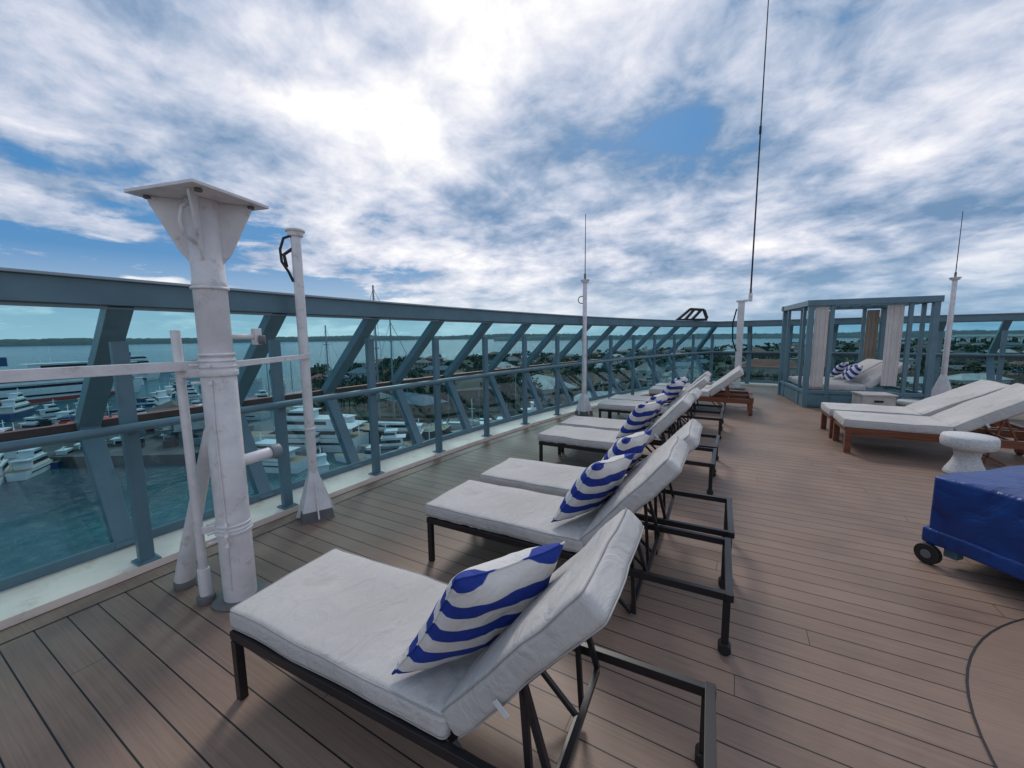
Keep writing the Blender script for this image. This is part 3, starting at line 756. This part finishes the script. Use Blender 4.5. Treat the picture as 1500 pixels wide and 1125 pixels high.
# ------------------------------------------------------------------ boats
def boat(name, x, y, rz, Lh, Bm, Hh, hull, tiers, mast=0, funnel=None, stripe=None):
    b = B(name); n = 14; secs = []
    for i in range(n + 1):
        s_ = i / n; xx = -Lh / 2 + Lh * s_
        w = Bm / 2 * (0.86 + .14 * min(1, s_ * 4)) * (1 - max(0, (s_ - .55) / .45) ** 2.1)
        sh = Hh * (1 + .35 * max(0, s_ - .4) ** 1.5)
        rk = Lh * .05 * max(0, (s_ - .8) / .2)
        secs.append([(xx, -w * .82, -1), (xx + rk * .5, -w * .95, Hh * .35), (xx + rk, -w, sh), (xx + rk, w, sh), (xx + rk * .5, w * .95, Hh * .35), (xx, w * .82, -1)])
    vs = [p for s_ in secs for p in s_]
    fs = []; dk = []
    for i in range(n):
        for k in range(5): (dk if k == 2 else fs).append((i * 6 + k, i * 6 + 6 + k, i * 6 + 7 + k, i * 6 + 1 + k))
    fs += [(0, 1, 2, 3, 4, 5)]
    b.add(vs, fs, hull); b.add(vs, dk, M_deckw if Lh < 40 else M_hullg)
    b.box((-Lh * .1, 0, Hh * .62), (Lh * .55, Bm * 1.0, Hh * .14), M_win)
    if stripe:
        b.box((-Lh * .08, 0, Hh * .22), (Lh * .80, Bm * .99, Hh * .28), stripe)
    z = Hh
    for (x0, x1, wf, hh) in tiers:
        cx_ = (x0 + x1) / 2 * Lh; l = (x1 - x0) * Lh; W2 = Bm * wf / 2
        vs = []
        for zz_, ff in ((z, 1.0), (z + hh, 0.72 if Lh < 40 else .94)):
            vs += [(x0 * Lh, -W2, zz_), (x0 * Lh + l * ff, -W2 * .9, zz_), (x0 * Lh + l * ff, W2 * .9, zz_), (x0 * Lh, W2, zz_)]
        b.add(vs, [(0, 1, 5, 4), (1, 2, 6, 5), (2, 3, 7, 6), (3, 0, 4, 7), (4, 5, 6, 7)], M_hull)
        vs2 = []
        for q_ in (.38, .78):
            ff = 1 + (0.72 - 1 if Lh < 40 else -.06) * q_; zz_ = z + hh * q_
            vs2 += [(x0 * Lh + l * .06, -W2 - .03, zz_), (x0 * Lh + l * ff + .04, -W2 * .9 - .03, zz_), (x0 * Lh + l * ff + .04, W2 * .9 + .03, zz_), (x0 * Lh + l * .06, W2 + .03, zz_)]
        b.add(vs2, [(0, 1, 5, 4), (1, 2, 6, 5), (2, 3, 7, 6)], M_win)
        b.box((cx_ - l * .17, 0, z + hh + .08), (l * .92, Bm * wf * 1.06, .16), M_hull)
        z += hh + .16
    if mast:
        b.tube([(0, 0, z - 1), (0, 0, z + mast)], [.16, .08], M_hull, n=8)
        b.beam((-.9, 0, z + mast * .6), (.9, 0, z + mast * .6), .1, .1, M_hull)
    if funnel: b.box((funnel * Lh, 0, z + 1.5), (Lh * .06, Bm * .3, 4), M_hullb)
    return b.obj(loc=(x, y, SEA + .1), rz=rz)
Y3 = [(-.38, .22, .82, 2.3), (-.30, .12, .7, 2.1), (-.15, .04, .55, 1.8)]
Y2 = [(-.32, .2, .8, 1.9), (-.2, .08, .65, 1.5)]
Y1 = [(-.10, .22, .7, 1.7)]
FER = [(-.46, .36, .97, 3), (-.44, .32, .95, 2.8), (-.40, .28, .9, 2.8), (-.1, .25, .8, 2.8)]
def P(u, t_): a = (u - 750) / 580; return (.87 * a - .492) * t_, (.492 * a + .87) * t_
def put(kind, u, t_, rz, *a, **k): x, y = P(u, t_); return boat(kind, x, y, R(rz), *a, **k)
put('passenger_ferry', 75, 190, 95, 62, 13, 6, M_hull, FER, mast=8, funnel=-.25, stripe=M_hullr)
put('passenger_ferry', -80, 170, 130, 55, 12, 5, M_hull, FER, mast=8, funnel=-.25, stripe=M_hullr)
put('passenger_ferry', 165, 270, 95, 48, 11, 5, M_hull, FER[:3], mast=7, funnel=-.2, stripe=M_hullb)
put('cargo_ship', 235, 380, 110, 70, 14, 7, M_hullg, [(-.46, -.2, .9, 4), (-.44, -.22, .85, 3.5)], mast=8, funnel=-.4, stripe=M_hullb)
put('motor_yacht', 425, 100, 205, 36, 7.5, 3.4, M_hull, Y3, mast=5)
put('motor_yacht', 372, 84, 200, 20, 5.4, 2.3, M_hull, Y2, mast=2)
def small(k, u, t_, rz, l):
    kind = k % 4
    put('motor_yacht' if kind < 2 else 'cabin_cruiser' if kind == 2 else 'fishing_boat', u, t_, rz + random.uniform(-9, 9), l * random.uniform(.8, 1.2), l * random.uniform(.25, .33), l * random.uniform(.10, .14),
        (M_hull, M_hull, M_hullb, M_hull, M_hullg)[k % 5], (Y2, Y3 if l > 13 else Y2, Y1, [(-.36, -.12, .7, 2.2)])[kind], mast=l * (.15, .1, .08, .45)[kind])
for k, (u, t_, rz, l) in enumerate(((30, 84, 150, 12), (-30, 80, 155, 12), (75, 90, 140, 10), (5, 92, 150, 12), (130, 96, 60, 10), (180, 100, 60, 11), (235, 104, 70, 12), (275, 112, 50, 10), (-10, 105, 150, 14), (330, 118, 60, 12), (300, 128, 200, 14))):
    small(k, u, t_, rz, l)
put('motor_yacht', 490, 112, 190, 22, 5.6, 2.4, M_hullb, Y2, mast=3)
for k, (u, t_, rz, l) in enumerate(((230, 150, 170, 18), (300, 165, 160, 16), (350, 140, 200, 18), (560, 96, 215, 14), (610, 104, 120, 13), (645, 112, 120, 12), (690, 108, 215, 15), (735, 112, 120, 12), (790, 118, 40, 14), (830, 118, 120, 10), (520, 88, 200, 12), (260, 230, 175, 20), (320, 300, 180, 24), (400, 330, 175, 20), (200, 260, 160, 18),
      (120, 160, 150, 16), (20, 150, 150, 18), (180, 175, 165, 14), (120, 240, 150, 20), (245, 200, 150, 14), (280, 190, 60, 12), (215, 170, 50, 10), (340, 210, 150, 14), (385, 180, 60, 12), (410, 240, 150, 14), (150, 205, 70, 12), (60, 300, 150, 22), (-20, 320, 150, 24), (455, 96, 120, 10), (585, 88, 30, 9), (625, 92, 200, 9), (90, 130, 140, 14), (40, 120, 30, 10), (320, 98, 140, 9), (150, 128, 50, 11), (460, 78, 160, 9),
      (200, 135, 100, 11), (255, 140, 120, 12), (140, 145, 100, 13), (70, 145, 90, 12), (285, 150, 30, 10), (225, 190, 100, 14), (170, 220, 100, 16), (310, 240, 100, 14), (270, 290, 90, 18), (365, 260, 100, 14))):
    small(k + 1, u, t_, rz, l)
def sailboat(u, t_, rz, Lh, mh, hull=M_hull):
    x, y = P(u, t_); b = B('sailing_yacht'); n = 12; vs = []; Bm = Lh * .26; Hh = Lh * .09
    for i in range(n + 1):
        s_ = i / n; xx = -Lh / 2 + Lh * s_; w = Bm / 2 * math.sin(math.pi * (.18 + .82 * s_)) ** .7 if i < n else .02
        sh = Hh * (1 + .3 * (s_ - .4) ** 2 * 4)
        vs += [(xx, -w * .7, -.8), (xx, -w, sh), (xx, w, sh), (xx, w * .7, -.8)]
    fs = [(i * 4 + k, i * 4 + 4 + k, i * 4 + 5 + k, i * 4 + 1 + k) for i in range(n) for k in (0, 2)] + [(0, 1, 2, 3)]
    b.add(vs, fs, hull); b.add(vs, [(i * 4 + 1, i * 4 + 5, i * 4 + 6, i * 4 + 2) for i in range(n)], M_deckw)
    b.box((-Lh * .08, 0, Hh + Lh * .03), (Lh * .34, Bm * .6, Lh * .06), M_hull); b.box((-Lh * .08, 0, Hh + Lh * .035), (Lh * .30, Bm * .61, Lh * .02), M_win)
    r = mh * .006
    b.tube([(Lh * .08, 0, Hh), (Lh * .08, 0, mh)], [r * 1.3, r], M_hullg, n=8)
    b.tube([(Lh * .08, 0, Hh + 2.2), (-Lh * .36, 0, Hh + 2.2)], [r * 2, r * 2], M_roofs[1], n=8)
    for q in (.35, .6, .82): b.beam((Lh * .08, -mh * .035, mh * q), (Lh * .08, mh * .035, mh * q), r, r, M_hullg)
    for e in ((Lh * .48, 0, Hh), (-Lh * .48, 0, Hh), (Lh * .06, Bm * .48, Hh), (Lh * .06, -Bm * .48, Hh)): b.tube([e, (Lh * .08, 0, mh * .98)], r * .25, M_hullg, n=4)
    b.obj(loc=(x, y, SEA + .1), rz=R(rz))
sailboat(566, 108, 200, 34, 42, M_roofs[1]); sailboat(585, 112, 205, 26, 33, M_hull); sailboat(487, 120, 190, 22, 32, M_hull)
for u, t_, mh in ((600, 150, 22), (660, 120, 17), (705, 125, 16), (760, 122, 17), (430, 150, 20), (395, 160, 22)): sailboat(u, t_, 200, mh * .75, mh)

# ------------------------------------------------------------------ world
w = bpy.data.worlds.new('World'); scene.world = w; w.use_nodes = True; t = w.node_tree
bg = t.nodes['Background']
SUN_EL = R(42); sun_dir = Vector((-.49 * math.cos(SUN_EL), .87 * math.cos(SUN_EL), math.sin(SUN_EL))).normalized()
sky = N(t, 'ShaderNodeTexSky'); sky.sky_type = 'NISHITA'; sky.sun_disc = False; sky.sun_elevation = SUN_EL
sky.sun_rotation = math.atan2(sun_dir.x, sun_dir.y)
tc = N(t, 'ShaderNodeTexCoord'); s = N(t, 'ShaderNodeSeparateXYZ'); L(t, tc.outputs['Generated'], s.inputs[0])
x, y, z = s.outputs
zz = math_n(t, 'ADD', math_n(t, 'MAXIMUM', z, 0.0), 0.24)
cb = N(t, 'ShaderNodeCombineXYZ'); L(t, math_n(t, 'DIVIDE', x, zz), cb.inputs[0]); L(t, math_n(t, 'DIVIDE', y, zz), cb.inputs[1]); cb.inputs[2].default_value = 2.3
def nz(sc, det, ro, di, offv=(0, 0, 0), src=None, scv=(1, 1, 1)):
    mp = N(t, 'ShaderNodeMapping'); mp.inputs['Location'].default_value = offv; mp.inputs['Scale'].default_value = scv; L(t, src or cb.outputs[0], mp.inputs[0])
    n = N(t, 'ShaderNodeTexNoise', inp={'Scale': sc, 'Detail': det, 'Roughness': ro, 'Distortion': di}); L(t, mp.outputs[0], n.inputs['Vector']); return n.outputs[0]
nL = nz(0.75, 3.0, 0.5, 0.3, (4, 2, 0)); nM = nz(2.0, 8.0, 0.54, 0.25); nF = nz(5.0, 7.0, 0.60, 0.25, (1, 9, 3))
nS = nz(3.0, 6.0, 0.6, 0.4, (0, 0, 0), tc.outputs['Generated'], (1.0, 1.0, 6.5))
def dot(v):
    v = Vector(v).normalized()
    n = N(t, 'ShaderNodeVectorMath'); n.operation = 'DOT_PRODUCT'; L(t, tc.outputs['Generated'], n.inputs[0]); n.inputs[1].default_value = tuple(v); return math_n(t, 'MAXIMUM', n.outputs['Value'], 0.0)
def A(a, b): return math_n(t, 'ADD', a, b)
def Mu(a, b): return math_n(t, 'MULTIPLY', a, b)
left = dot((-.97, .25, 0.0)); right = dot((.40, .91, 0.0)); sd = dot(tuple(sun_dir))
lowz = ramp(t, z, [(0.16, 1.0), (0.36, 0.0)])
lb = Mu(ramp(t, left, [(0.74, 0.0), (0.92, 1.0)]), lowz)
base = A(Mu(nL, 0.24), A(Mu(nM, 0.46), Mu(nF, 0.30)))
cov = math_n(t, 'SUBTRACT', A(base, 0.062), Mu(lb, 0.165))
cov = A(cov, Mu(Mu(math_n(t, 'SUBTRACT', nS, 0.5), lb), 1.1))
mask = ramp(t, cov, [(0.40, 0.0), (0.49, 1.0)])
glow = math_n(t, 'POWER', sd, 6.0)
rb = Mu(ramp(t, right, [(0.55, 0.0), (0.95, 1.0)]), ramp(t, z, [(0.12, 1.0), (0.42, 0.0)]))
shade = A(Mu(math_n(t, 'SUBTRACT', base, 0.5), 1.35), 0.488)
shade = A(shade, Mu(glow, 0.085))
shade = math_n(t, 'SUBTRACT', shade, Mu(rb, 0.085))
shade = math_n(t, 'SUBTRACT', shade, Mu(math_n(t, 'POWER', dot((-.43, .80, .36)), 70.0), 0.07))
shade = math_n(t, 'SUBTRACT', shade, Mu(math_n(t, 'POWER', dot((-.855, .30, .42)), 12.0), 0.02))
cc = ramp(t, shade, [(0.36, (1.7, 2.9, 4.7)), (0.44, (3.5, 4.5, 6.2)), (0.505, (5.7, 6.3, 7.7)), (0.57, (7.9, 8.1, 9.0)), (0.65, (10.4, 10.3, 10.4))])
blue = mixc(t, 0.8, sky.outputs[0], (0.30, 2.2, 5.2))
col = mixc(t, mask, blue, cc)
hz = ramp(t, z, [(0.0, 0.75), (0.16, 0.0)])
hzc = mixc(t, ramp(t, right, [(0.75, 0.0), (1.0, 1.0)]), (7.0, 7.9, 8.6), (2.6, 4.4, 6.2))
col = mixc(t, hz, col, hzc)
L(t, col, bg.inputs[0]); bg.inputs[1].default_value = 0.1
w.cycles.sampling_method = 'MANUAL'; w.cycles.sample_map_resolution = 256

sl = bpy.data.lights.new('sun', 'SUN'); sl.energy = 1.4; sl.angle = R(14); sl.color = (1, .95, .88)
so = bpy.data.objects.new('sun', sl); scene.collection.objects.link(so)
so.rotation_euler = (-sun_dir).to_track_quat('-Z', 'Y').to_euler()

cam = bpy.data.cameras.new('camera'); co = bpy.data.objects.new('camera', cam); scene.collection.objects.link(co)
cam.lens = 13.92; cam.sensor_width = 36; cam.clip_start = 0.05; cam.clip_end = 30000
co.matrix_world = Matrix.Translation((0, 0, 1.6)) @ Matrix.Rotation(R(29.5), 4, 'Z') @ Matrix.Rotation(R(90 - 6.83), 4, 'X') @ Matrix.Rotation(R(-.72), 4, 'Z')
scene.camera = co
scene.view_settings.view_transform = 'Standard'; scene.view_settings.look = 'None'
